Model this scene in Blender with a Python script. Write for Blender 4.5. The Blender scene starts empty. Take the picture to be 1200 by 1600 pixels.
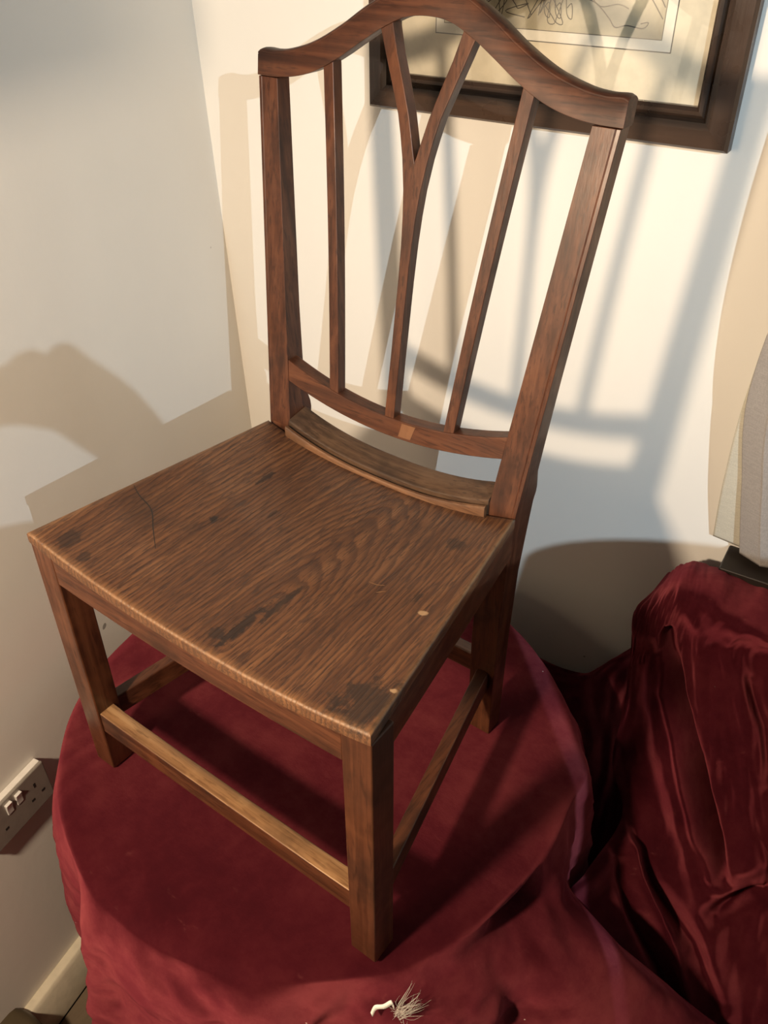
import bpy, bmesh, math, random
import numpy as np
from mathutils import Vector, Matrix, noise
random.seed(7)
SC = bpy.context.scene
COL = SC.collection
Z0 = 0.74                      # height of the draped table top above the floor

# ------------------------------------------------------------------ camera
cam_d = bpy.data.cameras.new('camera')
cam = bpy.data.objects.new('camera', cam_d); COL.objects.link(cam)
cam_d.sensor_fit = 'VERTICAL'; cam_d.sensor_height = 36.0; cam_d.lens = 1355.47*36/1600
cam_d.clip_start = 0.02
RX = Vector((0.80673824, 0.59090008, -0.00324083))
DN = Vector((0.35039542, -0.48278623, -0.80258365))
FW = Vector((-0.47581137, 0.64633935, -0.59653079))
m = Matrix.Identity(4)
for i in range(3):
    m[i][0] = RX[i]; m[i][1] = -DN[i]; m[i][2] = -FW[i]
m[0][3], m[1][3], m[2][3] = 0.6032, -0.4275, 1.1209+Z0
cam.matrix_world = m
SC.camera = cam

# ------------------------------------------------------------------ world, lamps, exposure
W = bpy.data.worlds.new('room_ambient'); SC.world = W; W.use_nodes = True
W.node_tree.nodes['Background'].inputs[0].default_value = (1.0, 0.86, 0.70, 1)
W.node_tree.nodes['Background'].inputs[1].default_value = 0.055

def lamp(name, loc, power, col, radius):
    l = bpy.data.lights.new(name, 'POINT'); l.energy = power; l.color = col; l.shadow_soft_size = radius
    o = bpy.data.objects.new(name, l); COL.objects.link(o); o.location = loc
    return o
sp = bpy.data.lights.new('cool_spotlight_offscreen', 'SPOT'); sp.energy = 205; sp.color = (0.70, 0.87, 1.0); sp.shadow_soft_size = .003
sp.spot_size = math.radians(96); sp.spot_blend = 1.0
so_ = bpy.data.objects.new('cool_spotlight_offscreen', sp); COL.objects.link(so_); so_.location = (2.0, -1.25, 1.60+Z0)
az_, el_ = math.radians(115), math.radians(-22)
so_.rotation_euler = Vector((math.cos(az_)*math.cos(el_), math.sin(az_)*math.cos(el_), math.sin(el_))).to_track_quat('-Z', 'Y').to_euler()
lamp('warm_globe_lamp_offscreen', (0.03, -0.95, 1.06+Z0), 104, (1.0, 0.775, 0.55), 0.055)
SC.view_settings.view_transform = 'Standard'
SC.view_settings.look = 'None'
SC.view_settings.exposure = 0.0
SC.view_settings.gamma = 1.0
SC.view_settings.use_curve_mapping = False

# ------------------------------------------------------------------ node helpers
class NT:
    def __init__(s, name):
        s.m = bpy.data.materials.new(name); s.m.use_nodes = True
        s.t = s.m.node_tree; s.n = s.t.nodes; s.p = s.n['Principled BSDF']
    def new(s, kind, **kw):
        n = s.n.new(kind)
        for k, v in kw.items(): setattr(n, k, v)
        return n
    def put(s, sock, v):
        if isinstance(v, bpy.types.NodeSocket): s.t.links.new(v, sock)
        else:
            if hasattr(sock.default_value, '__len__') and not hasattr(v, '__len__'): v = (v,)*len(sock.default_value)
            if hasattr(v, '__len__') and len(sock.default_value) == 4 and len(v) == 3: v = (*v, 1)
            sock.default_value = v
    def math(s, op, a, b=0.0, c=0.0, clamp=False):
        n = s.new('ShaderNodeMath', operation=op, use_clamp=clamp)
        for i, v in enumerate((a, b, c)): s.put(n.inputs[i], v)
        return n.outputs[0]
    def coord(s, kind='Object'):
        return s.new('ShaderNodeTexCoord').outputs[kind]
    def mapping(s, v, scale=(1, 1, 1), loc=(0, 0, 0), rot=(0, 0, 0)):
        n = s.new('ShaderNodeMapping'); s.put(n.inputs['Vector'], v)
        n.inputs['Scale'].default_value = scale; n.inputs['Location'].default_value = loc; n.inputs['Rotation'].default_value = rot
        return n.outputs[0]
    def noise(s, v, scale=5, detail=4, rough=0.55, dist=0.0):
        n = s.new('ShaderNodeTexNoise'); s.put(n.inputs['Vector'], v)
        n.inputs['Scale'].default_value = scale; n.inputs['Detail'].default_value = detail
        n.inputs['Roughness'].default_value = rough; n.inputs['Distortion'].default_value = dist
        return n.outputs['Fac']
    def ramp(s, f, stops, interp='LINEAR'):
        n = s.new('ShaderNodeValToRGB'); s.put(n.inputs[0], f); r = n.color_ramp; r.interpolation = interp
        while len(r.elements) < len(stops): r.elements.new(0.5)
        for e, (p, c) in zip(r.elements, stops):
            e.position = p; e.color = (*c, 1) if hasattr(c, '__len__') else (c, c, c, 1)
        return n.outputs[0]
    def mix(s, f, a, b, mode='MIX'):
        n = s.new('ShaderNodeMix', data_type='RGBA', blend_type=mode)
        s.put(n.inputs[0], f); s.put(n.inputs[6], a); s.put(n.inputs[7], b)
        return n.outputs[2]
    def smooth(s, x, a, b, lo=0.0, hi=1.0):
        n = s.new('ShaderNodeMapRange', interpolation_type='SMOOTHSTEP'); s.put(n.inputs[0], x)
        n.inputs[1].default_value = a; n.inputs[2].default_value = b; n.inputs[3].default_value = lo; n.inputs[4].default_value = hi
        return n.outputs[0]
    def bump(s, h, strength=0.2, dist=0.002):
        n = s.new('ShaderNodeBump'); s.put(n.inputs['Height'], h)
        n.inputs['Strength'].default_value = strength; n.inputs['Distance'].default_value = dist
        s.t.links.new(n.outputs[0], s.p.inputs['Normal'])
    def set(s, **kw):
        for k, v in kw.items(): s.put(s.p.inputs[k.replace('_', ' ')], v)
        return s.m

def wood(name, axis, dark, mid, light, rough=0.36, cross=85, seed=0.0):
    t = NT(name); o = t.coord()
    sc = [cross, cross, cross]; sc[axis] = 2.2
    g = t.noise(t.mapping(o, sc, (seed, seed*1.7, seed*.6)), 1.0, 6, 0.62, 0.15)
    sc2 = [260, 260, 260]; sc2[axis] = 26
    pores = t.noise(t.mapping(o, sc2), 1.0, 3, 0.6)
    big = t.noise(t.mapping(o, (1, 1, 1), (seed, 0, seed)), 9, 4, 0.6)
    c = t.ramp(g, [(0.30, dark), (0.52, mid), (0.72, light)])
    c = t.mix(t.smooth(pores, .52, .66, 0, .70), c, dark)
    c = t.mix(t.smooth(big, .52, .72, 0, .62), c, tuple(v*.45 for v in dark))
    c = t.mix(t.smooth(big, .46, .30, 0, .45), c, tuple(min(1, v*1.25) for v in light))
    geo = t.new('ShaderNodeNewGeometry')
    wear = t.smooth(geo.outputs['Pointiness'], .545, .63, 0, .50)
    c = t.mix(wear, c, tuple(min(1, v*1.7) for v in light))
    t.bump(t.math('ADD', t.math('MULTIPLY', g, .5), t.math('MULTIPLY', pores, .5)), .22, .0012)
    t.p.inputs['Specular IOR Level'].default_value = .36
    return t.set(Base_Color=c, Roughness=t.smooth(big, .3, .7, rough-.08, rough+.14))

DK, MD, LT = (0.030, 0.0100, 0.0050), (0.077, 0.0262, 0.0122), (0.124, 0.0465, 0.0215)
M = {}
M['wood_x'] = wood('worn_fruitwood_across', 0, DK, MD, LT, seed=1.3)
M['wood_y'] = wood('worn_fruitwood_deep', 1, DK, MD, LT, seed=2.9)
M['wood_z'] = wood('worn_fruitwood_upright', 2, DK, MD, LT, seed=4.1)
M['wood_bead'] = wood('rubbed_bead_wood', 0, (.075, .032, .014), (.15, .068, .030), (.22, .11, .050), seed=3.3)
M['wood_patch'] = wood('let_in_patch_wood', 2, (.060, .024, .011), (.115, .050, .022), (.15, .068, .031), seed=7.7)
M['wood_dusty'] = wood('dusty_rail_wood', 0, (.032, .017, .009), (.080, .042, .022), (.115, .066, .036), rough=.5, seed=6.1)
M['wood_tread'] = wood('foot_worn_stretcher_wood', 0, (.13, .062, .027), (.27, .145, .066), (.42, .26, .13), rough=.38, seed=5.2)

def seat_material():
    t = NT('figured_elm_seat'); o = t.coord()
    sep = t.new('ShaderNodeSeparateXYZ'); t.put(sep.inputs[0], o)
    x, y = sep.outputs[0], sep.outputs[1]
    wob = t.noise(t.mapping(o, (14, 3, 14)), 1, 3, .6)
    wob2 = t.noise(t.mapping(o, (60, 10, 60)), 1, 3, .6)
    dx = t.math('MULTIPLY', t.math('SUBTRACT', x, 0.052), 1/.050)
    dy = t.math('MULTIPLY', t.math('ADD', y, 0.155), 1/.215)
    r = t.math('SQRT', t.math('ADD', t.math('MULTIPLY', dx, dx), t.math('MULTIPLY', dy, dy)))
    r = t.math('ADD', r, t.math('MULTIPLY', wob, .75)); r = t.math('ADD', r, t.math('MULTIPLY', wob2, .09))
    fr = t.math('FRACT', t.math('MULTIPLY', r, 7.0))
    ring = t.math('MULTIPLY', t.smooth(fr, 0.25, .80), t.smooth(fr, 1.0, .84))
    fine = t.noise(t.mapping(o, (400, 36, 400)), 1, 4, .7)
    streak = t.noise(t.mapping(o, (70, 3, 70)), 1, 5, .6)
    big = t.noise(o, 7, 4, .6)
    c = t.ramp(streak, [(.28, (.072, .028, .012)), (.5, (.128, .053, .022)), (.74, (.185, .084, .035))])
    c = t.mix(t.math('MULTIPLY', ring, .72), c, (.052, .022, .012))
    c = t.mix(t.smooth(fine, .50, .60, 0, .78), c, (.035, .016, .010))
    c = t.mix(t.smooth(big, .54, .74, 0, .55), c, (.040, .020, .013))
    # dark bruises with shapes of their own
    n2 = t.noise(o, 60, 4, .7)
    def blot(cx, cy, rx, ry, amt, col, soft=.45):
        nonlocal c
        a = t.math('MULTIPLY', t.math('SUBTRACT', x, cx), 1/rx); b = t.math('MULTIPLY', t.math('SUBTRACT', y, cy-.2), 1/ry)
        d = t.math('SQRT', t.math('ADD', t.math('MULTIPLY', a, a), t.math('MULTIPLY', b, b)))
        d = t.math('ADD', d, t.math('MULTIPLY', t.math('SUBTRACT', n2, .5), 2.4))
        c = t.mix(t.smooth(d, 1.0, 1.0-soft, 0, amt), c, col)
    for b in [(.045, .055, .009, .055, .85), (.058, .105, .006, .045, .75), (.030, .030, .016, .014, .7), (-.120, .176, .007, .009, .95),
              (-.130, .285, .005, .026, .8), (-.07, .235, .004, .012, .7), (-.225, .03, .014, .018, .6), (-.19, .02, .008, .010, .6),
              (.243, .035, .045, .04, .75), (.17, .31, .018, .014, .6), (.19, .20, .006, .012, .6)]:
        blot(*b, (.016, .010, .008))
    blot(.212, .178, .007, .004, .8, (.42, .28, .16)); blot(.255, .06, .006, .004, .8, (.42, .28, .16))
    at = t.new('ShaderNodeAttribute', attribute_name='edge_wear')
    w = t.math('MULTIPLY', at.outputs['Fac'], t.smooth(n2, .25, .55))
    c = t.mix(w, c, (.25, .135, .062))
    t.bump(t.math('ADD', t.math('MULTIPLY', fine, -.7), t.math('MULTIPLY', ring, -.4)), .42, .0012)
    return t.set(Base_Color=c, Roughness=t.smooth(big, .3, .7, .34, .52))
M['seat'] = seat_material()

def plaster(name, base):
    t = NT(name); o = t.coord()
    a = t.noise(o, 3.0, 4, .6); b = t.noise(o, 160, 3, .6); f = t.noise(o, 38, 2, .5)
    c = t.mix(t.smooth(a, .35, .7, 0, .35), base, tuple(v*.93 for v in base))
    sp = t.noise(o, 27, 1, .4)
    c = t.mix(t.smooth(sp, .795, .81, 0, .75), c, (.16, .14, .12))
    t.bump(t.math('ADD', t.math('MULTIPLY', b, .35), f), .12, .002)
    return t.set(Base_Color=c, Roughness=.62)
M['wall'] = plaster('cream_painted_plaster', (.80, .775, .715))

def plain(name, col, rough=.5, **kw):
    t = NT(name); o = t.coord(); a = t.noise(o, 45, 4, .6)
    c = t.mix(t.smooth(a, .35, .7, 0, .5), col, tuple(v*.78 for v in col))
    t.bump(a, .08, .001)
    return t.set(Base_Color=c, Roughness=rough, **kw)
M['gloss_paint'] = plain('cream_gloss_paint', (.66, .60, .46), .35)
M['socket'] = plain('white_socket_plastic', (.74, .72, .68), .30)
M['nickel'] = plain('satin_nickel_plate', (.34, .31, .27), .38, Metallic=.35)
M['red_mark'] = plain('red_switch_mark', (.55, .06, .03), .4)
M['slot'] = plain('dark_pin_slot', (.02, .018, .016), .6)
M['floorwood'] = wood('dark_floorboard', 1, (.03, .022, .014), (.075, .055, .034), (.11, .08, .05), rough=.5, cross=24)
M['black_wood'] = wood('ebonised_frame_wood', 0, (.008, .006, .005), (.020, .0135, .010), (.058, .032, .020), rough=.27, cross=60, seed=.4)
M['black_wood_v'] = wood('ebonised_frame_wood_upright', 2, (.008, .006, .005), (.020, .0135, .010), (.058, .032, .020), rough=.27, cross=60, seed=.9)
M['gilt'] = plain('brown_slip_edge', (.10, .06, .03), .4)
M['mat'] = plain('aged_cream_mount', (.76, .70, .57), .8)
M['mat_in'] = plain('pale_wash_line_border', (.80, .78, .71), .8)
M['ink'] = plain('grey_pencil', (.10, .095, .085), .8)
M['paper_tag'] = plain('white_paper_label', (.82, .80, .74), .7)
M['fluff'] = plain('pale_feather_fluff', (.72, .66, .58), .8)
M['sill'] = plain('dark_brown_sill', (.018, .012, .009), .5)
M['stand_wood'] = wood('brown_stand_wood', 2, (.030, .016, .007), (.075, .040, .018), (.12, .07, .03), rough=.55)
M['olive'] = plain('olive_brown_leather', (.075, .055, .028), .5)
M['olive_rim'] = plain('dark_brown_rim', (.055, .034, .020), .4)

def print_material():
    t = NT('sepia_wash_print'); o = t.coord()
    a = t.noise(o, 9, 5, .6, .8); b = t.noise(o, 60, 3, .6)
    c = t.ramp(a, [(.30, (.30, .27, .20)), (.5, (.50, .46, .35)), (.68, (.64, .60, .47))])
    c = t.mix(t.smooth(b, .5, .7, 0, .25), c, (.30, .28, .22))
    return t.set(Base_Color=c, Roughness=.8)
M['print'] = print_material()

def glass_material():
    t = NT('picture_glass'); out = t.n['Material Output']
    tr = t.new('ShaderNodeBsdfTransparent'); tr.inputs[0].default_value = (.97, .97, .96, 1)
    gl = t.new('ShaderNodeBsdfGlossy'); gl.inputs['Roughness'].default_value = .03
    fz = t.new('ShaderNodeFresnel'); fz.inputs[0].default_value = 1.5
    mx = t.new('ShaderNodeMixShader')
    t.t.links.new(fz.outputs[0], mx.inputs[0]); t.t.links.new(tr.outputs[0], mx.inputs[1]); t.t.links.new(gl.outputs[0], mx.inputs[2])
    t.t.links.new(mx.outputs[0], out.inputs[0]); return t.m
M['glass'] = glass_material()

def velvet_material():
    t = NT('crimson_velvet'); o = t.coord()
    a = t.noise(t.mapping(o, (1, 1, 1)), 8, 6, .7, .1); b = t.noise(o, 420, 2, .6)
    s = t.noise(t.mapping(o, (26, 60, 26), (0, 0, 0), (.3, .5, .9)), 1, 5, .7, .1)
    c = t.ramp(a, [(.3, (.030, .0018, .0045)), (.5, (.043, .0029, .0062)), (.72, (.062, .0065, .0095))])
    c = t.mix(t.smooth(s, .62, .78, 0, .40), c, (.17, .045, .042))
    lint = t.noise(o, 75, 1, .4)
    c = t.mix(t.smooth(lint, .835, .85, 0, .8), c, (.6, .55, .5))
    t.bump(t.math('ADD', t.math('MULTIPLY', b, .3), s), .18, .002)
    t.set(Base_Color=c, Roughness=.85)
    t.p.inputs['Specular IOR Level'].default_value = .08
    sh = t.new('ShaderNodeBsdfSheen', distribution='ASHIKHMIN'); sh.inputs['Roughness'].default_value = .62
    t.put(sh.inputs['Color'], t.mix(t.smooth(a, .35, .7), (.185, .029, .042), (.30, .066, .074)))
    nb_ = [n for n in t.n if n.type == 'BUMP'][0]; t.t.links.new(nb_.outputs[0], sh.inputs['Normal'])
    ad = t.new('ShaderNodeAddShader'); t.t.links.new(t.p.outputs[0], ad.inputs[0]); t.t.links.new(sh.outputs[0], ad.inputs[1])
    t.t.links.new(ad.outputs[0], t.n['Material Output'].inputs[0])
    return t.m
M['velvet'] = velvet_material()
M['velvet_back'] = plain('brown_velvet_reverse', (.075, .040, .018), .9)

def linen(name, col, weave=900):
    t = NT(name); o = t.coord()
    a = t.noise(t.mapping(o, (weave, weave, 60)), 1, 2, .6); b = t.noise(t.mapping(o, (60, 60, weave)), 1, 2, .6)
    w = t.math('MULTIPLY', t.math('ADD', a, b), .5)
    c = t.mix(t.smooth(w, .38, .62, 0, .55), col, tuple(v*.66 for v in col))
    t.bump(w, .3, .001)
    return t.set(Base_Color=c, Roughness=.9)
M['linen'] = linen('oatmeal_linen', (.34, .31, .285))
M['lining'] = linen('ivory_cotton_lining', (.60, .57, .47), 1400)

# ------------------------------------------------------------------ mesh helpers
def P3(p): return Vector((p[0], p[1], p[2]+Z0))
ORG = {}
def mesh_obj(name, verts, faces, mat, parent=None, smooth=False, bevel=0, seg=2, origin=None):
    me = bpy.data.meshes.new(name); 
    porg = ORG.get(parent.name, Vector((0, 0, 0))) if parent else Vector((0, 0, 0))
    org = Vector(origin) if origin is not None else porg.copy()
    me.from_pydata([tuple(Vector(v)-org) for v in verts], [], faces); me.update()
    bm = bmesh.new(); bm.from_mesh(me); bmesh.ops.recalc_face_normals(bm, faces=bm.faces); bm.to_mesh(me); bm.free()
    o = bpy.data.objects.new(name, me); COL.objects.link(o)
    if parent: 
        o.parent = parent; o.location = org-porg
    else: o.location = org
    ORG[o.name] = org
    if mat: me.materials.append(M[mat])
    if smooth: me.shade_smooth()
    if bevel:
        b = o.modifiers.new('bevel', 'BEVEL'); b.width = bevel; b.segments = seg; b.limit_method = 'ANGLE'; b.angle_limit = math.radians(40)
        me.shade_smooth()
        b.harden_normals = True
    return o
def loft(secs, caps=True):
    n = len(secs[0]); v = [p for s in secs for p in s]; f = []
    for k in range(len(secs)-1):
        for i in range(n):
            j = (i+1) % n; f.append((k*n+i, k*n+j, (k+1)*n+j, (k+1)*n+i))
    if caps: f.append(tuple(range(n))[::-1]); f.append(tuple(range((len(secs)-1)*n, len(secs)*n)))
    return v, f
def thing(name, label, cat, loc, group=None):
    o = bpy.data.objects.new(name, None); COL.objects.link(o); o.location = loc; o.empty_display_size = .05
    o['label'] = label; o['category'] = cat
    if group: o['group'] = group
    ORG[o.name] = Vector(loc)
    return o
def tag(o, label, cat, group=None):
    o['label'] = label; o['category'] = cat
    if group: o['group'] = group
    return o
def struct(o): o['kind'] = 'structure'; return o
def lerp(a, b, t): return a+(b-a)*t
def interp(x, tab):
    if x <= tab[0][0]: return tab[0][1]
    for (x0, y0), (x1, y1) in zip(tab, tab[1:]):
        if x <= x1: return lerp(y0, y1, (x-x0)/(x1-x0))
    return tab[-1][1]
def catmull(pts, t):
    n = len(pts)-1; k = min(int(t*n), n-1); u = t*n-k
    p0, p1, p2, p3 = (pts[max(k-1, 0)], pts[k], pts[k+1], pts[min(k+2, n)])
    return 0.5*((2*p1)+(p2-p0)*u+(2*p0-5*p1+4*p2-p3)*u*u+(3*p1-p0-3*p2+p3)*u**3)
def box(x0, x1, y0, y1, z0, z1):
    v = [(x, y, z) for z in (z0, z1) for y in (y0, y1) for x in (x0, x1)]
    return v, [(0, 1, 3, 2), (4, 6, 7, 5), (0, 4, 5, 1), (2, 3, 7, 6), (0, 2, 6, 4), (1, 5, 7, 3)]

# ------------------------------------------------------------------ room shell
A11 = math.radians(11); A4 = math.radians(4.4)
HL = Vector((-math.sin(A11), math.cos(A11), 0))            # along the left wall, towards the corner
NL = Vector((math.cos(A11), math.sin(A11), .036))          # its normal (the old wall leans a little)
HB = Vector((math.cos(A4), math.sin(A4), 0)); NB = Vector((math.sin(A4), -math.cos(A4), 0))   # back wall
OB = .791
def on_left(s, z, d=0.0):
    """point on the left wall: s metres along HL, height z above the table top, d proud of the wall"""
    off = -.4694-.036*z
    return Vector((math.cos(A11), math.sin(A11), 0))*(off+d)+HL*(s+.0895)+Vector((0, 0, z+Z0))
def on_back(s, z, d=0.0):
    return -NB*OB+HB*(s+.0608)+NB*d+Vector((0, 0, z+Z0))
def slab(name, quad, normal, thick, mat):
    v = [Vector(q) for q in quad]; v += [q-normal*thick for q in v]
    return struct(mesh_obj(name, v, [(0, 1, 2, 3), (7, 6, 5, 4), (0, 4, 5, 1), (1, 5, 6, 2), (2, 6, 7, 3), (3, 7, 4, 0)], mat))
ZF = -Z0
def corner(z):   # intersection of the two walls
    off = -.4694-.036*z
    n1 = (math.cos(A11), math.sin(A11)); n2 = (-math.sin(A4), math.cos(A4))
    det = n1[0]*n2[1]-n1[1]*n2[0]
    return Vector(((off*n2[1]-OB*n1[1])/det, (n1[0]*OB-n2[0]*off)/det, z+Z0))
ct, cb = corner(1.76), corner(ZF)
slab('wall_left', [on_left(-2.6, ZF), cb, ct, on_left(-2.6, 1.76)], NL.normalized(), .1, 'wall')
slab('wall_back', [cb, on_back(3.0, ZF), on_back(3.0, 1.76), ct], NB, .1, 'wall')
fl = struct(mesh_obj('floor', *box(-1.4, 3.2, -2.8, 1.2, -.09, -.021), 'slot'))
nb_, w_ = 0, .118
for k in range(26):                                         # floorboards lie along the left wall
    p = on_left(0, ZF, .026+k*w_); q = HL
    n2 = Vector((math.cos(A11), math.sin(A11), 0))
    a, b, c, d = p-HL*2.2, p+HL*1.0, p+HL*1.0+n2*(w_-.003), p-HL*2.2+n2*(w_-.003)
    vs = [a, b, c, d]; vs = [Vector((v.x, v.y, -.0008*(k % 3))) for v in vs]; vs += [v-Vector((0, 0, .02)) for v in vs]
    if k*w_ > 1.9: break
    mesh_obj('floorboard', vs, [(0, 1, 2, 3), (7, 6, 5, 4), (0, 4, 5, 1), (1, 5, 6, 2), (2, 6, 7, 3), (3, 7, 4, 0)], 'floorwood', fl)
# skirting board with a flat top ledge
secs = []
for s in (-2.6, .74):
    secs.append([on_left(s, ZF, 0), on_left(s, ZF, .024), on_left(s, -.640, .024), on_left(s, -.633, .018), on_left(s, -.632, 0)])
bb_ = struct(mesh_obj('baseboard_left', *loft(secs), 'gloss_paint', bevel=.002))

# ------------------------------------------------------------------ wall socket
sk = thing('wall_socket', 'white plastic double wall socket with rocker switches on the left wall', 'socket', on_left(-.086, -.222, .0))
def sock_box(name, s0, s1, z0, z1, d0, d1, mat, parent=sk, bevel=.0015):
    v = [on_left(s, z, d) for z in (z0, z1) for d in (d0, d1) for s in (s0, s1)]
    return mesh_obj(name, v, [(0, 1, 3, 2), (4, 6, 7, 5), (0, 4, 5, 1), (2, 3, 7, 6), (0, 2, 6, 4), (1, 5, 7, 3)], mat, parent, bevel=bevel)
sock_box('back_box', -.159, -.013, -.222, -.136, .0005, .013, 'socket')
fp = sock_box('face_plate', -.160, -.012, -.223, -.135, .013, .020, 'nickel', bevel=.003)
for cx in (-.043, -.129):
    sock_box('pin_slot', cx-.0022, cx+.0022, -.171, -.161, .0185, .0203, 'slot', bevel=0)
    for dx in (-.012, .012): sock_box('pin_slot', cx+dx-.0036, cx+dx+.0036, -.1945, -.1895, .0185, .0203, 'slot', bevel=0)
for cx in (-.0775, -.0995):
    v = [on_left(s, z, d) for s in (cx-.0065, cx+.0065) for z, d in ((-.170, .019), (-.144, .019), (-.144, .0262), (-.157, .0225), (-.170, .0215))]
    r = mesh_obj('rocker_switch', v, [(0, 1, 2, 3, 4), (9, 8, 7, 6, 5), (0, 5, 6, 1), (1, 6, 7, 2), (2, 7, 8, 3), (3, 8, 9, 4), (4, 9, 5, 0)], 'socket', sk, bevel=.001)
    v = [on_left(s, z, d) for s in (cx-.003, cx+.003) for z, d in ((-.1475, .0262), (-.1455, .0266))]
    mesh_obj('red_mark', v, [(0, 1, 3, 2)], 'red_mark', sk) if cx < -.09 else None

# ------------------------------------------------------------------ framed picture
fx0, fx1, fz0, fz1 = -.290, .262, .820, 1.50          # along the back wall
FR = thing('framed_picture', 'framed sketch under glass in a dark moulded wooden frame on the back wall', 'picture', on_back(-.01, fz0, 0))
prof = [(0, .0), (0, .020), (.004, .026), (.026, .030), (.034, .026), (.037, .019), (.041, .022), (.046, .023), (.050, .016), (.050, .0)]
def frame_rail(corners, mat):
    (sa, za, ia, ja), (sb, zb, ib, jb) = corners      # outer corner and inward direction
    secs = [[on_back(s+i*t, z+j*t, d+.002) for t, d in prof] for s, z, i, j in ((sa, za, ia, ja), (sb, zb, ib, jb))]
    mesh_obj('frame_rail', *loft(secs), mat, FR)
cs = [(fx0, fz0, 1, 1), (fx1, fz0, -1, 1), (fx1, fz1, -1, -1), (fx0, fz1, 1, -1)]
for i in range(4): frame_rail((cs[i], cs[(i+1) % 4]), 'black_wood' if i % 2 == 0 else 'black_wood_v')
def flat(name, s0, s1, z0, z1, d, mat, parent=FR, th=.001):
    v = [on_back(s, z, dd) for dd in (d-th, d) for s, z in ((s0, z0), (s1, z0), (s1, z1), (s0, z1))]
    return mesh_obj(name, v, [(4, 5, 6, 7), (3, 2, 1, 0), (0, 1, 5, 4), (1, 2, 6, 5), (2, 3, 7, 6), (3, 0, 4, 7)], mat, parent)
flat('backboard', fx0+.03, fx1-.03, fz0+.03, fz1-.03, .005, 'gilt')
mt = flat('mount', fx0+.045, fx1-.045, fz0+.045, fz1-.045, .009, 'mat')
px0, px1, pz0, pz1 = -.168, .148, .942, 1.40
flat('mount_line', px0-.0150, px1+.0150, pz0-.0150, pz1+.0150, .0093, 'ink', mt, .0004)
flat('mount_border', px0-.0136, px1+.0136, pz0-.0136, pz1+.0136, .0096, 'mat_in', mt, .0004)
flat('print_edge', px0-.001, px1+.001, pz0-.001, pz1+.001, .0099, 'ink', mt, .0004)
pr_ = flat('print', px0, px1, pz0, pz1, .0102, 'print', FR, .0004)
def ink_line(pts, w=.0007):
    vs, fs = [], []
    N_ = 40; ps = [Vector((a, b)) for a, b in pts]; c = [catmull(ps, i/N_) for i in range(N_+1)]
    for i, q in enumerate(c):
        d = (c[min(i+1, N_)]-c[max(i-1, 0)]).normalized(); nn = Vector((-d.y, d.x))*w
        vs += [on_back(q.x+nn.x, q.y+nn.y, .0107), on_back(q.x-nn.x, q.y-nn.y, .0107)]
        if i: fs.append((2*i-2, 2*i-1, 2*i+1, 2*i))
    mesh_obj('pencil_line', vs, fs, 'ink', pr_)
rr = random.Random(3)
ink_line([(.03, .985), (.055, .978), (.075, .962), (.085, .952), (.10, .955), (.122, .953), (.128, .960), (.118, .958)])
ink_line([(.04, .995), (.06, .975), (.085, .978), (.10, .974)])
ink_line([(.09, 1.02), (.12, .995), (.146, .965)]); ink_line([(.10, 1.03), (.13, 1.0), (.147, .978)])
for k in range(5):
    bx = -.115+k*.028
    ink_line([(bx+rr.uniform(-.02, .02), .955+rr.uniform(-.004, .045)) for _ in range(9)], .0006)
for k in range(3):
    bx = -.02+k*.016; ink_line([(bx, 1.0), (bx+.004, .965), (bx+.012, .958), (bx+.010, .975), (bx+.004, .97)], .0006)
flat('glass_pane', fx0+.046, fx1-.046, fz0+.046, fz1-.046, .0165, 'glass', FR, .002)

# ------------------------------------------------------------------ chair
CO = Vector((0, .2, Z0))
CH = thing('side_chair', 'old brown wooden side chair with arched crest and Y splat on red velvet', 'chair', CO)
def cp(x, y, z): return Vector((x, y, z+Z0))
def by(z): return .389+.157*(z-.45)                     # front plane of the raked back
def bk(x, z, d=0.0): return cp(x, by(z)+d, z)
def seat_w(y): return lerp(.2715, .2125, y/.389)
def seat_z(x, y): return .451-.027*max(0.0, 1-(abs(x)/seat_w(y))**2.4)
# front legs
for sx in (-1, 1):
    secs = []
    for z, in0 in ((0.0, .003), (.006, 0), (.20, 0), (.4335, 0)):
        x0, x1 = sx*(.2715-.0395+in0), sx*(.2715-in0)
        tw = lerp(.036, .0395, z/.43) - .0395
        x0 -= sx*tw*0
        secs.append([cp(x0, .001+in0, z), cp(x1, .001+in0, z), cp(x1, .040-in0, z), cp(x0, .040-in0, z)])
    mesh_obj('leg', *loft(secs), 'wood_z', CH, bevel=.0022)
# rear legs running on into the back posts
tab_o = [(0, .199), (.25, .203), (.45, .2115), (.909, .2465)]
tab_i = [(0, .160), (.25, .160), (.45, .1715), (.909, .2150)]
tab_f = [(0, .402), (.15, .395), (.33, .388), (.45, .389), (.909, .461)]
tab_d = [(0, .034), (.30, .038), (.42, .046), (.462, .050), (.472, .048), (.50, .036), (.60, .030), (.909, .023)]
for sx in (-1, 1):
    secs = []
    for z in (0.0, .006, .10, .2, .33, .40, .43, .45, .462, .472, .485, .50, .55, .62, .70, .80, .9085):
        xo, xi, yf, d = interp(z, tab_o), interp(z, tab_i), interp(z, tab_f), interp(z, tab_d)
        g = .0009 if z > .449 else 0.0
        sec = [(xi, yf), (xo-.0060, yf), (xo-.0053, yf+g), (xo-.0046, yf), (xo, yf+g*.6), (xo, yf+d), (xi, yf+d)]
        secs.append([cp(sx*a, b, z) for a, b in sec])
    mesh_obj('back_post', *loft(secs), 'wood_z', CH, bevel=.0013)
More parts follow.
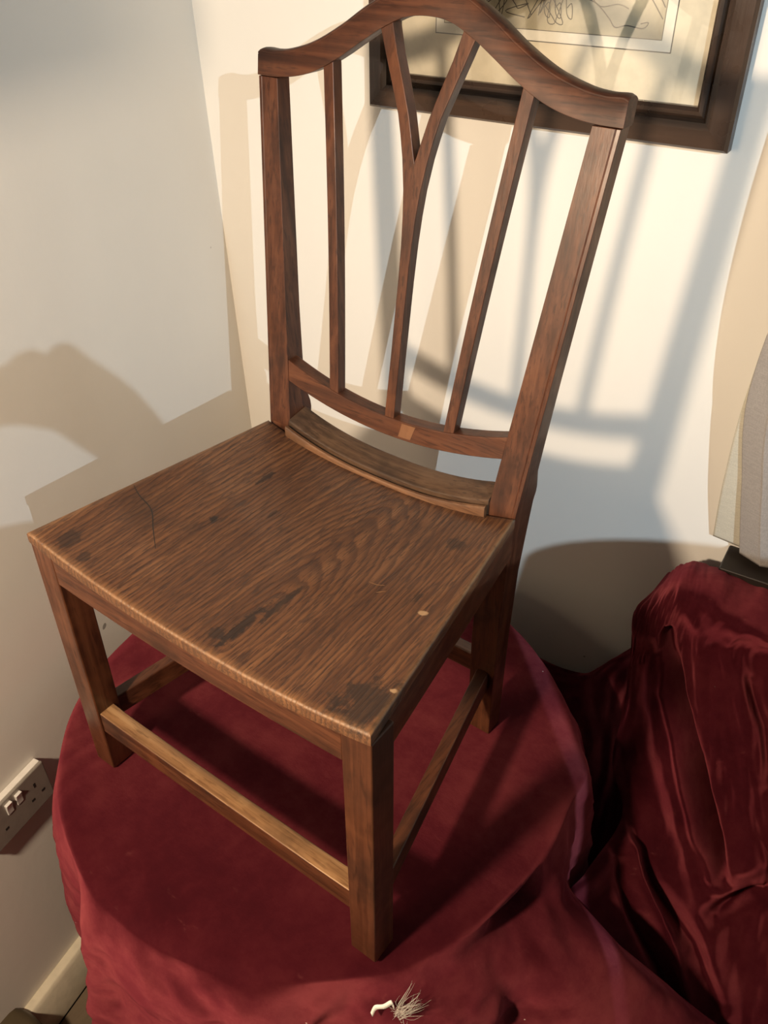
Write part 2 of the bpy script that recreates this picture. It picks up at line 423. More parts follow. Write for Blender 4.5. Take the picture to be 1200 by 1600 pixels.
# seat: a wide figured board and a narrow one beside it
def seat_board(x_lo, x_hi, jl=1.0, jr=1.0):
    """x_lo / x_hi: functions of y"""
    nx, ny = 60, 44; r = .0040; th = .0165
    top, verts, faces, wear = [], [], [], []
    prof = [(0.0, -th), (0.0, -r), (.0010, -.0017), (r*.9, 0.0)]         # edge roll: inset, drop
    def pt(u, v, inset, drop):
        y = lerp(.0+inset, .3865-inset, v); xa, xb = x_lo(y)+inset*jl, x_hi(y)-inset*jr
        x = lerp(xa, xb, u)
        cr = .010                                                      # rounded corners in plan
        return x, y, seat_z(x, y)+drop
    us = [i/nx for i in range(nx+1)]; vs_ = [j/ny for j in range(ny+1)]
    ring_idx = [(i, 0) for i in range(nx)]+[(nx, j) for j in range(ny)]+[(i, ny) for i in range(nx, 0, -1)]+[(0, j) for j in range(ny, 0, -1)]
    rings = []
    for ins, dr in prof[:-1]:
        ids = []
        for i, j in ring_idx:
            x, y, z = pt(us[i], vs_[j], ins, dr); ids.append(len(verts)); verts.append(cp(x, y, z)); wear.append((.75 if dr > -.003 else .12) if min(seat_w(y)-abs(x), y) < .012 else 0)
        rings.append(ids)
    base = len(verts); ins = prof[-1][0]
    for j in range(ny+1):
        for i in range(nx+1):
            x, y, z = pt(us[i], vs_[j], ins, 0); verts.append(cp(x, y, z))
            e = min(seat_w(y)-abs(x), y)
            wear.append(max(0.0, 1-e/.008)*.55)
    for j in range(ny):
        for i in range(nx):
            a = base+j*(nx+1)+i; faces.append((a, a+1, a+nx+2, a+nx+1))
    gid = [base+j*(nx+1)+i for i, j in ring_idx]; rings.append(gid)
    for ra, rb in zip(rings, rings[1:]):
        n = len(ra)
        for k in range(n): faces.append((ra[k], ra[(k+1) % n], rb[(k+1) % n], rb[k]))
    bb = len(verts)
    for j in range(ny+1):
        for i in range(nx+1):
            x, y, z = pt(us[i], vs_[j], 0, -th); verts.append(cp(x, y, z-.0001)); wear.append(0)
    for j in range(ny):
        for i in range(nx):
            a = bb+j*(nx+1)+i; faces.append((a, a+nx+1, a+nx+2, a+1))
    o = mesh_obj('seat_board', verts, faces, 'seat', CH, smooth=True)
    o.data.set_sharp_from_angle(angle=math.radians(55))
    at = o.data.attributes.new('edge_wear', 'FLOAT', 'POINT')
    at.data.foreach_set('value', wear)
    return o
JX = lambda y: .1745
SB = seat_board(lambda y: -seat_w(y), lambda y: JX(y)-.0001, jr=0)
seat_board(lambda y: JX(y)+.0001, lambda y: seat_w(y), jl=0)
def seat_mark(name, pts, w, mat):                          # fine cracks and scratches in the seat surface
    ps = [Vector((x, y, 0)) for x, y in pts]; vs, fs = [], []; N_ = 24
    for i in range(N_+1):
        t = i/N_; c = catmull(ps, t); d = (catmull(ps, min(1, t+.02))-catmull(ps, max(0, t-.02))).normalized()
        nn = Vector((-d.y, d.x, 0))*w*(.35+.65*math.sin(math.pi*t))
        for sg in (1, -1):
            q = c+nn*sg; vs.append(cp(q.x, q.y, seat_z(q.x, q.y)+.00025))
        if i: fs.append((2*i-2, 2*i-1, 2*i+1, 2*i))
    mesh_obj(name, vs, fs, mat, SB)
seat_mark('crack', [(-.243, .1500), (-.2253, .1425), (-.1939, .1348), (-.1658, .1121), (-.1356, .0883)], .0008, 'slot')
seat_mark('scratch', [(.120, .1974), (.132, .1976), (.141, .2011)], .0005, 'wood_tread'); seat_mark('scratch', [(.140, .1851), (.149, .1929)], .0005, 'wood_tread')
# front seat rail, its top following the dished seat
secs = []
for i in range(25):
    x = lerp(-.2325, .2325, i/24); zt = seat_z(x, 0)-.0172; zb = .381-.009*(1-(x/.23)**2)
    secs.append([cp(x, .0015, zb), cp(x, .0015, zt), cp(x, .024, zt), cp(x, .024, zb)])
mesh_obj('front_seat_rail', *loft(secs), 'wood_x', CH, bevel=.0014)
for sx in (-1, 1):                                        # side seat rails
    secs = []
    for y in (.0395, .15, .27, .3885):
        xo = seat_w(y)-.0008
        secs.append([cp(sx*xo, y, .383), cp(sx*xo, y, .4325), cp(sx*(xo-.022), y, .4325-.004), cp(sx*(xo-.022), y, .383)])
    mesh_obj('side_seat_rail', *loft(secs), 'wood_y', CH, bevel=.0014)
# rear seat rail: raised strip with a bead along its front edge
secs, secb = [], []
for i in range(25):
    x = lerp(-.172, .172, i/24); z = seat_z(x*1.22, .389)
    secs.append([cp(x, .3872, .385), cp(x, .3872, z+.0105), cp(x, .3895, z+.0128), cp(x, .426, z+.0185), cp(x, .428, z+.0165), cp(x, .428, .385)])
    secb.append([cp(x, .3775, z-.012), cp(x, .3775, z+.0030), cp(x, .3792, z+.0058), cp(x, .3828, z+.0062), cp(x, .3846, z+.0042), cp(x, .3846, z-.012)])
rr_ = mesh_obj('rear_seat_rail', *loft(secs), 'wood_dusty', CH, bevel=.0010)
mesh_obj('bead', *loft(secb), 'wood_bead', rr_, bevel=.0007)
# crest rail
top_h = [(0, 1.026), (.03, 1.0215), (.065, 1.006), (.09, .9925), (.12, .974), (.16, .954), (.20, .942), (.225, .939), (.243, .9395), (.2495, .937)]
bot_h = [(0, .990), (.03, .9865), (.06, .974), (.09, .957), (.12, .939), (.15, .924), (.18, .9145), (.2150, .9095), (.2475, .9090)]
def smooth_tab(tab, x):
    """Catmull-Rom through a table of (x, z)"""
    for k in range(len(tab)-1):
        if x <= tab[k+1][0]+1e-9:
            p0, p1, p2, p3 = tab[max(k-1, 0)], tab[k], tab[k+1], tab[min(k+2, len(tab)-1)]
            if k == 0: p0 = (-p2[0], p2[1])
            h = p2[0]-p1[0]; u = (x-p1[0])/h
            m1 = (p2[1]-p0[1])/(p2[0]-p0[0])*h; m2 = (p3[1]-p1[1])/(p3[0]-p1[0])*h
            return (2*u**3-3*u*u+1)*p1[1]+(u**3-2*u*u+u)*m1+(-2*u**3+3*u*u)*p2[1]+(u**3-u*u)*m2
    return tab[-1][1]
secs = []
NX = 96
for i in range(NX+1):
    x = -.2485+.497*i/NX; ax = abs(x)
    zt, zb = smooth_tab(top_h, ax), smooth_tab(bot_h, ax)
    d = .0245; c = .0035; gz = .0042
    sl = (smooth_tab(top_h, min(ax+.004, .2495))-smooth_tab(top_h, max(ax-.004, 0)))/.008
    k = min(1.25, math.sqrt(1+sl*sl)); g = gz*k
    sec = [(zb+.0006, .0003), (zt-g-.0008*k, 0), (zt-g, .0007), (zt-g+.0008*k, 0), (zt-.0022*k, .0004), (zt-.0004, .004), (zt, .010), (zt-.001, .019), (zt-.004*k, d), (zb+.002, d), (zb, d-.002), (zb, .002)]
    secs.append([bk(x, z, dd) for z, dd in sec])
mesh_obj('crest_rail', *loft(secs), 'wood_x', CH, smooth=True, bevel=.0012)
# lower cross rail, dipping in the middle
secs = []
for i in range(25):
    x = lerp(-.1815, .1815, i/24); q = 1-(abs(x)/.181)**2
    zt, zb = .5505-.0305*q, .5205-.0265*q
    secs.append([bk(x, zb, .0012), bk(x, zt, .0012), bk(x, zt, .0215), bk(x, zb, .0215)])
cr_ = mesh_obj('cross_rail', *loft(secs), 'wood_x', CH, bevel=.0013)
# small let-in repair on its face
q_ = [(.020, .4985), (.040, .4995), (.046, .5195), (.024, .5185)]
mesh_obj('repair_patch', [bk(x, z, dd) for dd in (.0007, .006) for x, z in q_], [(0, 1, 2, 3), (7, 6, 5, 4)]+[(i, (i+1) % 4, 4+(i+1) % 4, 4+i) for i in range(4)], 'wood_patch', cr_)
# outer splats
for sx in (-1, 1):
    secs = []
    for i in range(13):
        t = i/12; z = lerp(.524, .937, t); xc = sx*(lerp(.0955, .1368, t)-.0022*math.sin(math.pi*t)); w = .0077
        zz = z+(.006*t*(-sx)*0)
        secs.append([bk(xc-w, z, .0025), bk(xc+w, z, .0025), bk(xc+w, z, .0195), bk(xc-w, z, .0195)])
    mesh_obj('splat', *loft(secs), 'wood_z', CH, bevel=.0011)
# centre splat dividing into a Y
outer = [(.516, .0076), (.60, .0070), (.70, .0070), (.745, .0078), (.779, .0096), (.809, .0123), (.844, .0180), (.868, .0236), (.890, .0296), (.925, .0437), (.950, .0540), (.984, .0672)]
inner = [(.9905, .0500), (.950, .0370), (.925, .0270), (.890, .0138), (.868, .0075), (.848, .0020), (.842, .0)]
ring = [(1.2e-3+x, z) for z, x in outer]+[(1.2e-3+x, z) for z, x in inner]+[(1.2e-3-x, z) for z, x in inner[-2::-1]]+[(1.2e-3-x, z) for z, x in outer[::-1]]
n = len(ring)
vs = [bk(x, z, .0025) for x, z in ring]+[bk(x, z, .0195) for x, z in ring]
fs = [tuple(range(n)), tuple(range(n, 2*n))[::-1]]+[(i, (i+1) % n, n+(i+1) % n, n+i) for i in range(n)]
mesh_obj('y_splat', vs, fs, 'wood_z', CH, bevel=.0011)
# stretchers
def bar(name, a, b, w, h, mat, worn=False, n=14, bev=.002):
    a, b = Vector(a), Vector(b); ax = (b-a).normalized(); side = ax.cross(Vector((0, 0, 1))).normalized(); up = Vector((0, 0, 1))
    secs = []
    for i in range(n+1):
        t = i/n; c = a.lerp(b, t)
        k = (.0065*math.sin(math.pi*t)**.5 + .0022*noise.noise(Vector((t*5, 3, 0)))) if worn else 0
        p = [(-w/2, -h/2), (w/2, -h/2), (w/2, h/2-k), (w*.12, h/2-k*.15), (-w*.2, h/2-k*.30), (-w/2, h/2-k*.45)] if worn else [(-w/2, -h/2), (w/2, -h/2), (w/2, h/2), (-w/2, h/2)]
        secs.append([cp(*(c+side*u+up*v)) for u, v in p])
    return mesh_obj(name, *loft(secs), mat, CH, bevel=bev)
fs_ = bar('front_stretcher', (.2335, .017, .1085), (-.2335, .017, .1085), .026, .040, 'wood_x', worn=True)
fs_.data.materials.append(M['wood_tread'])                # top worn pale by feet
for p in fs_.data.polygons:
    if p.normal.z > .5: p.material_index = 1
for sx in (-1, 1):
    bar('side_stretcher', (sx*.2505, .039, .106), (sx*.182, .396, .124), .019, .038, 'wood_y')
bar('rear_stretcher', (-.161, .412, .140), (.161, .412, .140), .020, .036, 'wood_x')

# ------------------------------------------------------------------ round table under the cloth
TC = Vector((-.04, .263)); TR = .412
tb = thing('round_table', 'round table hidden beneath the red velvet under the chair', 'table', (TC.x, TC.y, 0))
secs = [[P3((TC.x+r*math.cos(a), TC.y+r*math.sin(a), z)) for a in [2*math.pi*k/64 for k in range(64)]] for r, z in ((.39, -.032), (TR-.006, -.028), (TR-.006, -.014), (.395, -.009))]
mesh_obj('table_top', *loft(secs), 'stand_wood', tb)
secs = [[Vector((TC.x+r*math.cos(a), TC.y+r*math.sin(a), z)) for a in [2*math.pi*k/24 for k in range(24)]] for r, z in ((.20, 0.0), (.19, .03), (.07, .06), (.04, .2), (.05, .4), (.04, .6), (.12, Z0-.033))]
mesh_obj('pedestal', *loft(secs), 'stand_wood', tb)

# ------------------------------------------------------------------ velvet over the table
def fold_noise(x, y, z): return noise.noise(Vector((x, y, z)))
def velvet_table():
    NA, NT_, NS = 420, 46, 84
    verts, faces = [], []
    for j in range(NT_+NS+1):
        for k in range(NA):
            a = -math.pi+2*math.pi*k/NA; deg = math.degrees(a)
            ca, sa = math.cos(a), math.sin(a)
            edge = TR+.006+.022*math.exp(-((deg-24)/7)**2)+.004*fold_noise(ca*3, sa*3, 5)
            if j <= NT_:
                r = edge*(j/NT_)**.8*.985; x, y = TC.x+r*ca, TC.y+r*sa
                wr = .0016*fold_noise(x*14, y*14, 0)+.0012*abs(fold_noise(x*26+3, y*9, 2))
                far = min(1, max(0, (j/NT_-.55)/.45))
                z = -.0020+wr*far*1.4 - .006*max(0, (j/NT_-.93)/.07)**2
                z = min(z, -.0003) if far < .97 else z
            else:
                s = (j-NT_)/NS                               # 0..1 down the skirt
                L = .66
                drop = L*s
                # broad folds of the skirt grow as it falls
                f = 0.0
                for c, wd, am in ((-131, 8, .050), (-97, 5, .048), (-112, 7, -.045), (-77, 9, .018), (-58, 6, .040), (-44, 5, -.018), (-33, 6, .040), (-14, 4, -.030), (8, 8, -.02), (38, 8, .030), (62, 9, .05), (92, 9, .03), (140, 9, .02), (-160, 10, .022)):
                    f += am*math.exp(-((deg-c-4*math.sin(s*3+c))/wd)**2)
                f += .012*math.sin(a*11+1.0)+.014*fold_noise(ca*5, sa*5, s*1.4)
                grow = min(1, s*2.2)**.8
                wall = max(0.0, math.cos(a-math.radians(191)))   # facing the left wall: no room to flare
                flare = .05*s*(1-.9*wall)
                r = edge*.985+.012*math.sin(min(1, s*8)*math.pi/2)+(f*grow*(1-.85*wall**2))+flare
                dd = deg-interp(drop, [(0, -17), (.05, -12), (.15, 1.5), (.25, 5.5), (.5, 12)])
                fl_ = math.exp(-(dd/(25 if dd < 0 else 5.5))**2)
                r += .95*max(0.0, drop-.035)*fl_
                r -= .060*math.exp(-((deg+9)/5.0)**2)*math.exp(-((s-.05)/.045)**2)
                mk = min(1, s*9)
                cr = (.019*(.35-abs(fold_noise(deg*.075+drop*5, drop*8, 3)))+.011*(.3-abs(fold_noise(deg*.15-drop*7, drop*15+deg*.03, 8)))+.003*fold_noise(deg*.3, drop*45, 5))*mk
                r += cr*(1-.5*wall)
                x, y = TC.x+r*ca, TC.y+r*sa
                z = -.006-.010*(1-math.cos(min(1, s*10)*math.pi/2))-drop
                z += .03*fold_noise(ca*4, sa*4, 9)*s
                # keep clear of both walls
                zz = z
                lim = -.4694-.036*zz+.008
                q = x*math.cos(A11)+y*math.sin(A11)
                if q < lim: x += (lim-q)*math.cos(A11); y += (lim-q)*math.sin(A11)
                q = -x*math.sin(A4)+y*math.cos(A4)
                if q > OB-.01: y -= (q-OB+.01)
            verts.append(P3((x, y, z)))
    for j in range(NT_+NS):
        for k in range(NA):
            k2 = (k+1) % NA
            faces.append((j*NA+k, j*NA+k2, (j+1)*NA+k2, (j+1)*NA+k))
    o = mesh_obj('velvet_tablecloth', verts, faces, 'velvet', smooth=True, origin=(TC.x, TC.y, Z0-.66))
    return o
tag(velvet_table(), 'crimson velvet cloth draped over the round table beneath the wooden chair', 'cloth')

# ------------------------------------------------------------------ draped stand on the right
st = thing('display_stand', 'brown wooden stand mostly hidden under the draped red velvet by the curtain', 'stand', (.56, .70, 0))
mesh_obj('stand_top', *box(.362, .80, .690, .775, Z0+.11, Z0+.135), 'stand_wood', st, bevel=.004)
for x in (.364, .765):
    for y in (.695, .742): mesh_obj('leg', *box(x, x+.03, y, y+.03, 0, Z0+.11), 'stand_wood', st, bevel=.003)
mesh_obj('side_panel', *box(.368, .382, .70, .742, .10, Z0+.11), 'stand_wood', st, bevel=.002)

def velvet_stand():
    rows = [
        [(.340, .782, .060), (.380, .790, .10), (.47, .797, .10), (.60, .806, .10), (.82, .82, .10)],
        [(.335, .765, .150), (.362, .765, .195), (.47, .780, .192), (.60, .79, .19), (.82, .80, .19)],
        [(.322, .645, .150), (.385, .660, .207), (.48, .655, .205), (.62, .655, .20), (.84, .66, .195)],
        [(.327, .651, .040), (.386, .658, .100), (.459, .663, .140), (.548, .675, .150), (.840, .660, .140)],
        [(.340, .628, -.060), (.424, .626, .000), (.501, .630, .050), (.587, .655, .060), (.860, .620, .050)],
        [(.357, .573, -.130), (.465, .582, -.090), (.548, .591, -.050), (.637, .612, -.040), (.880, .580, -.050)],
        [(.407, .526, -.190), (.506, .538, -.180), (.596, .551, -.150), (.685, .580, -.150), (.900, .540, -.150)],
        [(.396, .387, -.200), (.531, .473, -.260), (.636, .509, -.240), (.728, .537, -.240), (.920, .480, -.260)],
        [(.382, .278, -.190), (.547, .397, -.330), (.663, .444, -.330), (.767, .484, -.330), (.940, .420, -.360)],
        [(.415, .233, -.320), (.590, .321, -.450), (.718, .372, -.460), (.821, .414, -.460), (.950, .360, -.470)],
    ]
    G = [[Vector(p) for p in r] for r in rows]
    NU, NV = 290, 280
    pts = []
    for j in range(NV+1):
        v = j/NV; cols = [catmull([G[r][c] for r in range(len(G))], v) for c in range(5)]
        pts.append([catmull(cols, i/NU) for i in range(NU+1)])
    # folds: polyline over the cloth, width, height (negative = crease)
    folds = [([(.371, .656, .132), (.418, .638, .036), (.477, .598, -.047), (.537, .555, -.138), (.581, .530, -.190)], .0075, -.075),
             ([(.478, .597, -.05), (.537, .555, -.138), (.590, .522, -.200)], .011, -.055), ([(.360, .655, .130), (.405, .634, .030), (.464, .592, -.055), (.523, .548, -.146), (.566, .522, -.20)], .012, .030),
             ([(.318, .652, .150), (.326, .648, .120)], .016, .014),
             ([(.347, .649, .12), (.391, .635, .003), (.451, .586, -.086), (.523, .530, -.191), (.599, .465, -.291), (.664, .417, -.368)], .024, .026),
             ([(.426, .521, -.192), (.505, .473, -.243), (.588, .451, -.305), (.65, .417, -.363)], .013, -.034),
             ([(.412, .528, -.189), (.471, .462, -.227), (.549, .433, -.303), (.636, .388, -.4)], .014, .022),
             ([(.423, .465, -.204), (.494, .422, -.263), (.563, .401, -.341), (.605, .376, -.4)], .015, -.036),
             ([(.476, .668, .147), (.51, .646, .073), (.552, .634, .019), (.582, .608, -.041)], .020, .012),
             ([(.51, .664, .097), (.554, .649, .037), (.594, .608, -.05)], .010, -.018),
             ([(.628, .571, -.146), (.593, .539, -.172), (.587, .508, -.233)], .026, .034),
             ([(.653, .543, -.204), (.619, .516, -.223), (.593, .492, -.258)], .014, -.045),
             ([(.440, .620, -.01), (.480, .585, -.07)], .006, -.007), ([(.52, .60, -.04), (.56, .575, -.11)], .008, -.010),
             ([(.387, .33, -.188), (.406, .397, -.205), (.423, .465, -.204), (.456, .494, -.207)], .016, .016),
             ([(.40, .30, -.21), (.46, .36, -.27), (.53, .37, -.34)], .018, -.020), ([(.36, .70, .19), (.40, .66, .18), (.43, .64, .12)], .010, .007)]
    V = np.array([[tuple(p) for p in r] for r in pts])
    dU = np.empty_like(V); dU[:, 1:-1] = V[:, 2:]-V[:, :-2]; dU[:, 0] = V[:, 1]-V[:, 0]; dU[:, -1] = V[:, -1]-V[:, -2]
    dV = np.empty_like(V); dV[1:-1] = V[2:]-V[:-2]; dV[0] = V[1]-V[0]; dV[-1] = V[-1]-V[-2]
    nr = np.cross(dV, dU); nr /= np.linalg.norm(nr, axis=2, keepdims=True)+1e-12
    flip = (nr@np.array([-.2, -1.0, 1.0])) < 0; nr[flip] *= -1
    H = np.zeros(V.shape[:2])
    for line, w, hh in folds:
        L = np.array(line); best = np.full(H.shape, 1e9); tt = np.zeros(H.shape); n = len(L)-1
        for k in range(n):
            d = L[k+1]-L[k]; t = np.clip(((V-L[k])@d)/(d@d), 0, 1)
            ds = np.linalg.norm(V-(L[k]+t[..., None]*d), axis=2); m_ = ds < best
            best[m_] = ds[m_]; tt[m_] = ((k+t)/n)[m_]
        H += hh*np.exp(-(best/w)**2)*(.25+.75*np.sin(np.pi*np.clip(tt, .02, .98))**.5)
    out = []
    for j in range(NV+1):
        v = j/NV
        for i in range(NU+1):
            u = i/NU; p = pts[j][i]; h = H[j, i]
            h += .007*fold_noise(u*9, v*3.2, 1)*min(1, v*4)+.0050*fold_noise(u*14+v*5, v*9, 4)+.0022*fold_noise(u*30, v*26, 6)
            if v < .35: h += .004*abs(fold_noise(u*40, v*12, 2))*math.exp(-u*7)*3
            q = p+Vector(nr[j, i])*h
            if v < .3:
                lim = OB-.012; d = -q.x*math.sin(A4)+q.y*math.cos(A4)
                if d > lim: q.y -= d-lim
            q.z = max(q.z, -Z0+.01)
            out.append(P3(q))
    faces = [(j*(NU+1)+i, j*(NU+1)+i+1, (j+1)*(NU+1)+i+1, (j+1)*(NU+1)+i) for j in range(NV) for i in range(NU)]
    # the part of the cloth bunched against the wall between table and stand
    back = [[(.05, .782, -.185), (.135, .788, -.205), (.21, .792, -.19), (.255, .793, -.125), (.30, .795, -.05), (.345, .79, .06)],
            [(.06, .740, -.20), (.14, .75, -.22), (.215, .76, -.20), (.265, .76, -.14), (.31, .75, -.08), (.35, .74, .03)],
            [(.09, .705, -.25), (.19, .69, -.27), (.255, .70, -.25), (.30, .70, -.20), (.335, .69, -.16), (.36, .69, -.06)],
            [(.12, .69, -.38), (.21, .67, -.38), (.29, .64, -.36), (.335, .63, -.34), (.365, .63, -.30), (.40, .64, -.24)],
            [(.16, .66, -.60), (.25, .62, -.60), (.33, .58, -.60), (.38, .56, -.60), (.41, .56, -.60), (.45, .58, -.60)]]
    B = [[Vector(p) for p in r] for r in back]; b0 = len(out); bu, bv = 70, 52
    for j in range(bv+1):
        cols = [catmull([B[r][c] for r in range(5)], j/bv) for c in range(6)]
        for i in range(bu+1):
            q = catmull(cols, i/bu); q = q+Vector((0, -.006, .008))*fold_noise(i*.16, j*.2, 3)
            out.append(P3(q))
    faces += [(b0+j*(bu+1)+i, b0+j*(bu+1)+i+1, b0+(j+1)*(bu+1)+i+1, b0+(j+1)*(bu+1)+i) for j in range(bv) for i in range(bu)]
    return mesh_obj('velvet_drape', out, faces, 'velvet', smooth=True, origin=(.55, .5, Z0-.6))
tag(velvet_stand(), 'crimson velvet heaped in long folds over the stand beside the curtain', 'cloth')

# ------------------------------------------------------------------ curtain and sill
sl = mesh_obj('window_sill', [on_back(s, z, d) for z in (.185, .212) for d in (0, .07) for s in (.40, 1.2)], [(0, 1, 3, 2), (4, 6, 7, 5), (0, 4, 5, 1), (2, 3, 7, 6), (0, 2, 6, 4), (1, 5, 7, 3)], 'sill', bevel=.003)
sl.name = 'trim_1'; struct(sl)
CU = thing('curtain', 'grey linen curtain with ivory lining hanging against the back wall', 'curtain', on_back(.47, .22, .02))
def curtain_sheet(name, mat, left, right, n=24, mrows=60, wave=0.0, ph=0):
    """left/right: tables z -> (s along wall, distance from wall)"""
    out, fs = [], []
    for j in range(mrows+1):
        t = j/mrows; a = catmull(left, t); b = catmull(right, t)
        for i in range(n+1):
            u = i/n; q = a.lerp(b, u)
            out.append(on_back(q.x, q.y, q.z+wave*math.sin(u*9+ph)*math.sin(math.pi*min(1, u*1.2))))
    for j in range(mrows):
        for i in range(n): fs.append((j*(n+1)+i, j*(n+1)+i+1, (j+1)*(n+1)+i+1, (j+1)*(n+1)+i))
    o = mesh_obj(name, out, fs, mat, CU, smooth=True)
    sd = o.modifiers.new('thickness', 'SOLIDIFY'); sd.thickness = .0015
    return o
Vv = Vector
curtain_sheet('lining', 'lining', [Vv((.372, .226, .012)), Vv((.368, .36, .045)), Vv((.372, .54, .085)), Vv((.40, .80, .14)), Vv((.47, 1.2, .20))],
              [Vv((.46, .222, .02)), Vv((.46, .36, .05)), Vv((.46, .54, .09)), Vv((.49, .80, .14)), Vv((.55, 1.2, .20))])
curtain_sheet('hem_panel', 'linen', [Vv((.420, .222, .030)), Vv((.397, .36, .056)), Vv((.374, .54, .092)), Vv((.402, .80, .15)), Vv((.47, 1.2, .21))],
              [Vv((.456, .220, .044)), Vv((.430, .36, .070)), Vv((.408, .54, .104)), Vv((.440, .80, .16)), Vv((.51, 1.2, .22))])
curtain_sheet('inner_fold', 'linen', [Vv((.455, .220, .043)), Vv((.429, .36, .069)), Vv((.407, .54, .103)), Vv((.439, .80, .159)), Vv((.509, 1.2, .219))],
              [Vv((.505, .220, .028)), Vv((.492, .36, .055)), Vv((.489, .54, .08)), Vv((.51, .80, .11)), Vv((.56, 1.2, .18))])
curtain_sheet('outer_fold', 'linen', [Vv((.478, .222, .066)), Vv((.490, .27, .085)), Vv((.50, .40, .105)), Vv((.52, .80, .16)), Vv((.57, 1.2, .22))],
              [Vv((.70, .222, .06)), Vv((.70, .27, .08)), Vv((.70, .40, .10)), Vv((.72, .80, .16)), Vv((.75, 1.2, .22))], wave=.02, n=40)

# ------------------------------------------------------------------ stool in the corner of the view
so = thing('leather_stool', 'olive brown leather stool on the floor beside the skirting board', 'stool', (-.372, -.322, 0))
secs = [[Vector((-.372+r*math.cos(a), -.322+r*math.sin(a), z)) for a in [2*math.pi*k/48 for k in range(48)]] for r, z in ((.085, .085), (.098, .09), (.104, .105), (.104, .120), (.098, .132), (.085, .139), (.05, .144), (.0005, .146))]
mesh_obj('seat_pad', *loft(secs), 'olive', so, smooth=True)
secs = [[Vector((-.372+r*math.cos(a), -.322+r*math.sin(a), z)) for a in [2*math.pi*k/48 for k in range(48)]] for r, z in ((.09, .06), (.107, .062), (.110, .075), (.107, .088), (.09, .09))]
mesh_obj('rim', *loft(secs), 'olive_rim', so, smooth=True)
for k in range(3):
    a = k*2.1+.3; c = Vector((-.372+.07*math.cos(a), -.322+.07*math.sin(a), 0))
    mesh_obj('leg', *loft([[c+Vector((r*math.cos(b), r*math.sin(b), z)) for b in [math.pi*2*i/12 for i in range(12)]] for r, z in ((.010, 0), (.014, .065))]), 'olive_rim', so, smooth=True)

# ------------------------------------------------------------------ added unseen tall furniture, placed to block the cool spotlight
def tall_blocker(name, label, cat, a, b, depth, h, arch, mat, ph=.10, pw=.008):
    """a, b: floor corners of the face towards the chair; body, doors/hood, plinth"""
    a, b = Vector(a), Vector(b); ax = (b-a); w = ax.length; ax.normalize(); nn = Vector((-ax.y, ax.x, 0))
    if nn.dot(Vector((2, -1.25, 0))-a) < 0: nn = -nn
    root = thing(name, label, cat, ((a.x+b.x)/2, (a.y+b.y)/2, 0))
    def pt(u, v, z): 
        q = a+ax*u+nn*v; return Vector((q.x, q.y, z))
    def prism(nm, outline, v0, v1, mt, bev=.004):
        n = len(outline); vs = [pt(u, v0, z) for u, z in outline]+[pt(u, v1, z) for u, z in outline]
        return mesh_obj(nm, vs, [tuple(range(n)), tuple(range(n, 2*n))[::-1]]+[(i, (i+1) % n, n+(i+1) % n, n+i) for i in range(n)], mt, root, bevel=bev)
    rect = lambda u0, u1, z0, z1: [(u0, z0), (u1, z0), (u1, z1), (u0, z1)]
    prism('plinth', rect(-pw, w+.008, 0, ph), -.008, depth+.008, mat)
    if arch:
        top = [(0, ph), (w, ph), (w, h-.022)]+[(w/2+(w/2)*math.cos(t), h-.022+.022*math.sin(t)) for t in [math.pi*k/16 for k in range(17)]]+[(0, h-.022)]
        top = [p for k, p in enumerate(top) if k == 0 or (Vector(p)-Vector(top[k-1])).length > 1e-4]
        prism('case', top, 0, depth, mat)
    else:
        prism('case', rect(0, w, ph, h-.03), 0, depth, mat); prism('cornice', rect(-.01, w+.01, h-.03, h), -.01, depth+.01, mat)
    prism('door', rect(.02, w-.02, .16, h*.5), -.022, -.0085, mat)
    prism('panel', rect(.04, w-.04, .2, h*.48), -.026, -.0225, mat)
    return root
def from_spot(az, d): return (2.0+d*math.cos(math.radians(az)), -1.25+d*math.sin(math.radians(az)), 0)
tall_blocker('cabinet_blocker', 'added unseen tall narrow wooden cabinet that blocks the cool spotlight', 'cabinet', from_spot(157, 1.02), from_spot(134.9, .86), .05, 1.155+Z0, False, 'stand_wood')  # added blocker: keeps cool light off the table top and lower left wall
tall_blocker('clock_blocker', 'added unseen tall clock case with an arched top that casts a shadow on the back wall', 'clock', from_spot(133.7, .785), from_spot(124.5, .785), .10, 1.186+Z0, True, 'stand_wood')  # added blocker: its arched top shapes the domed shadow on the back wall

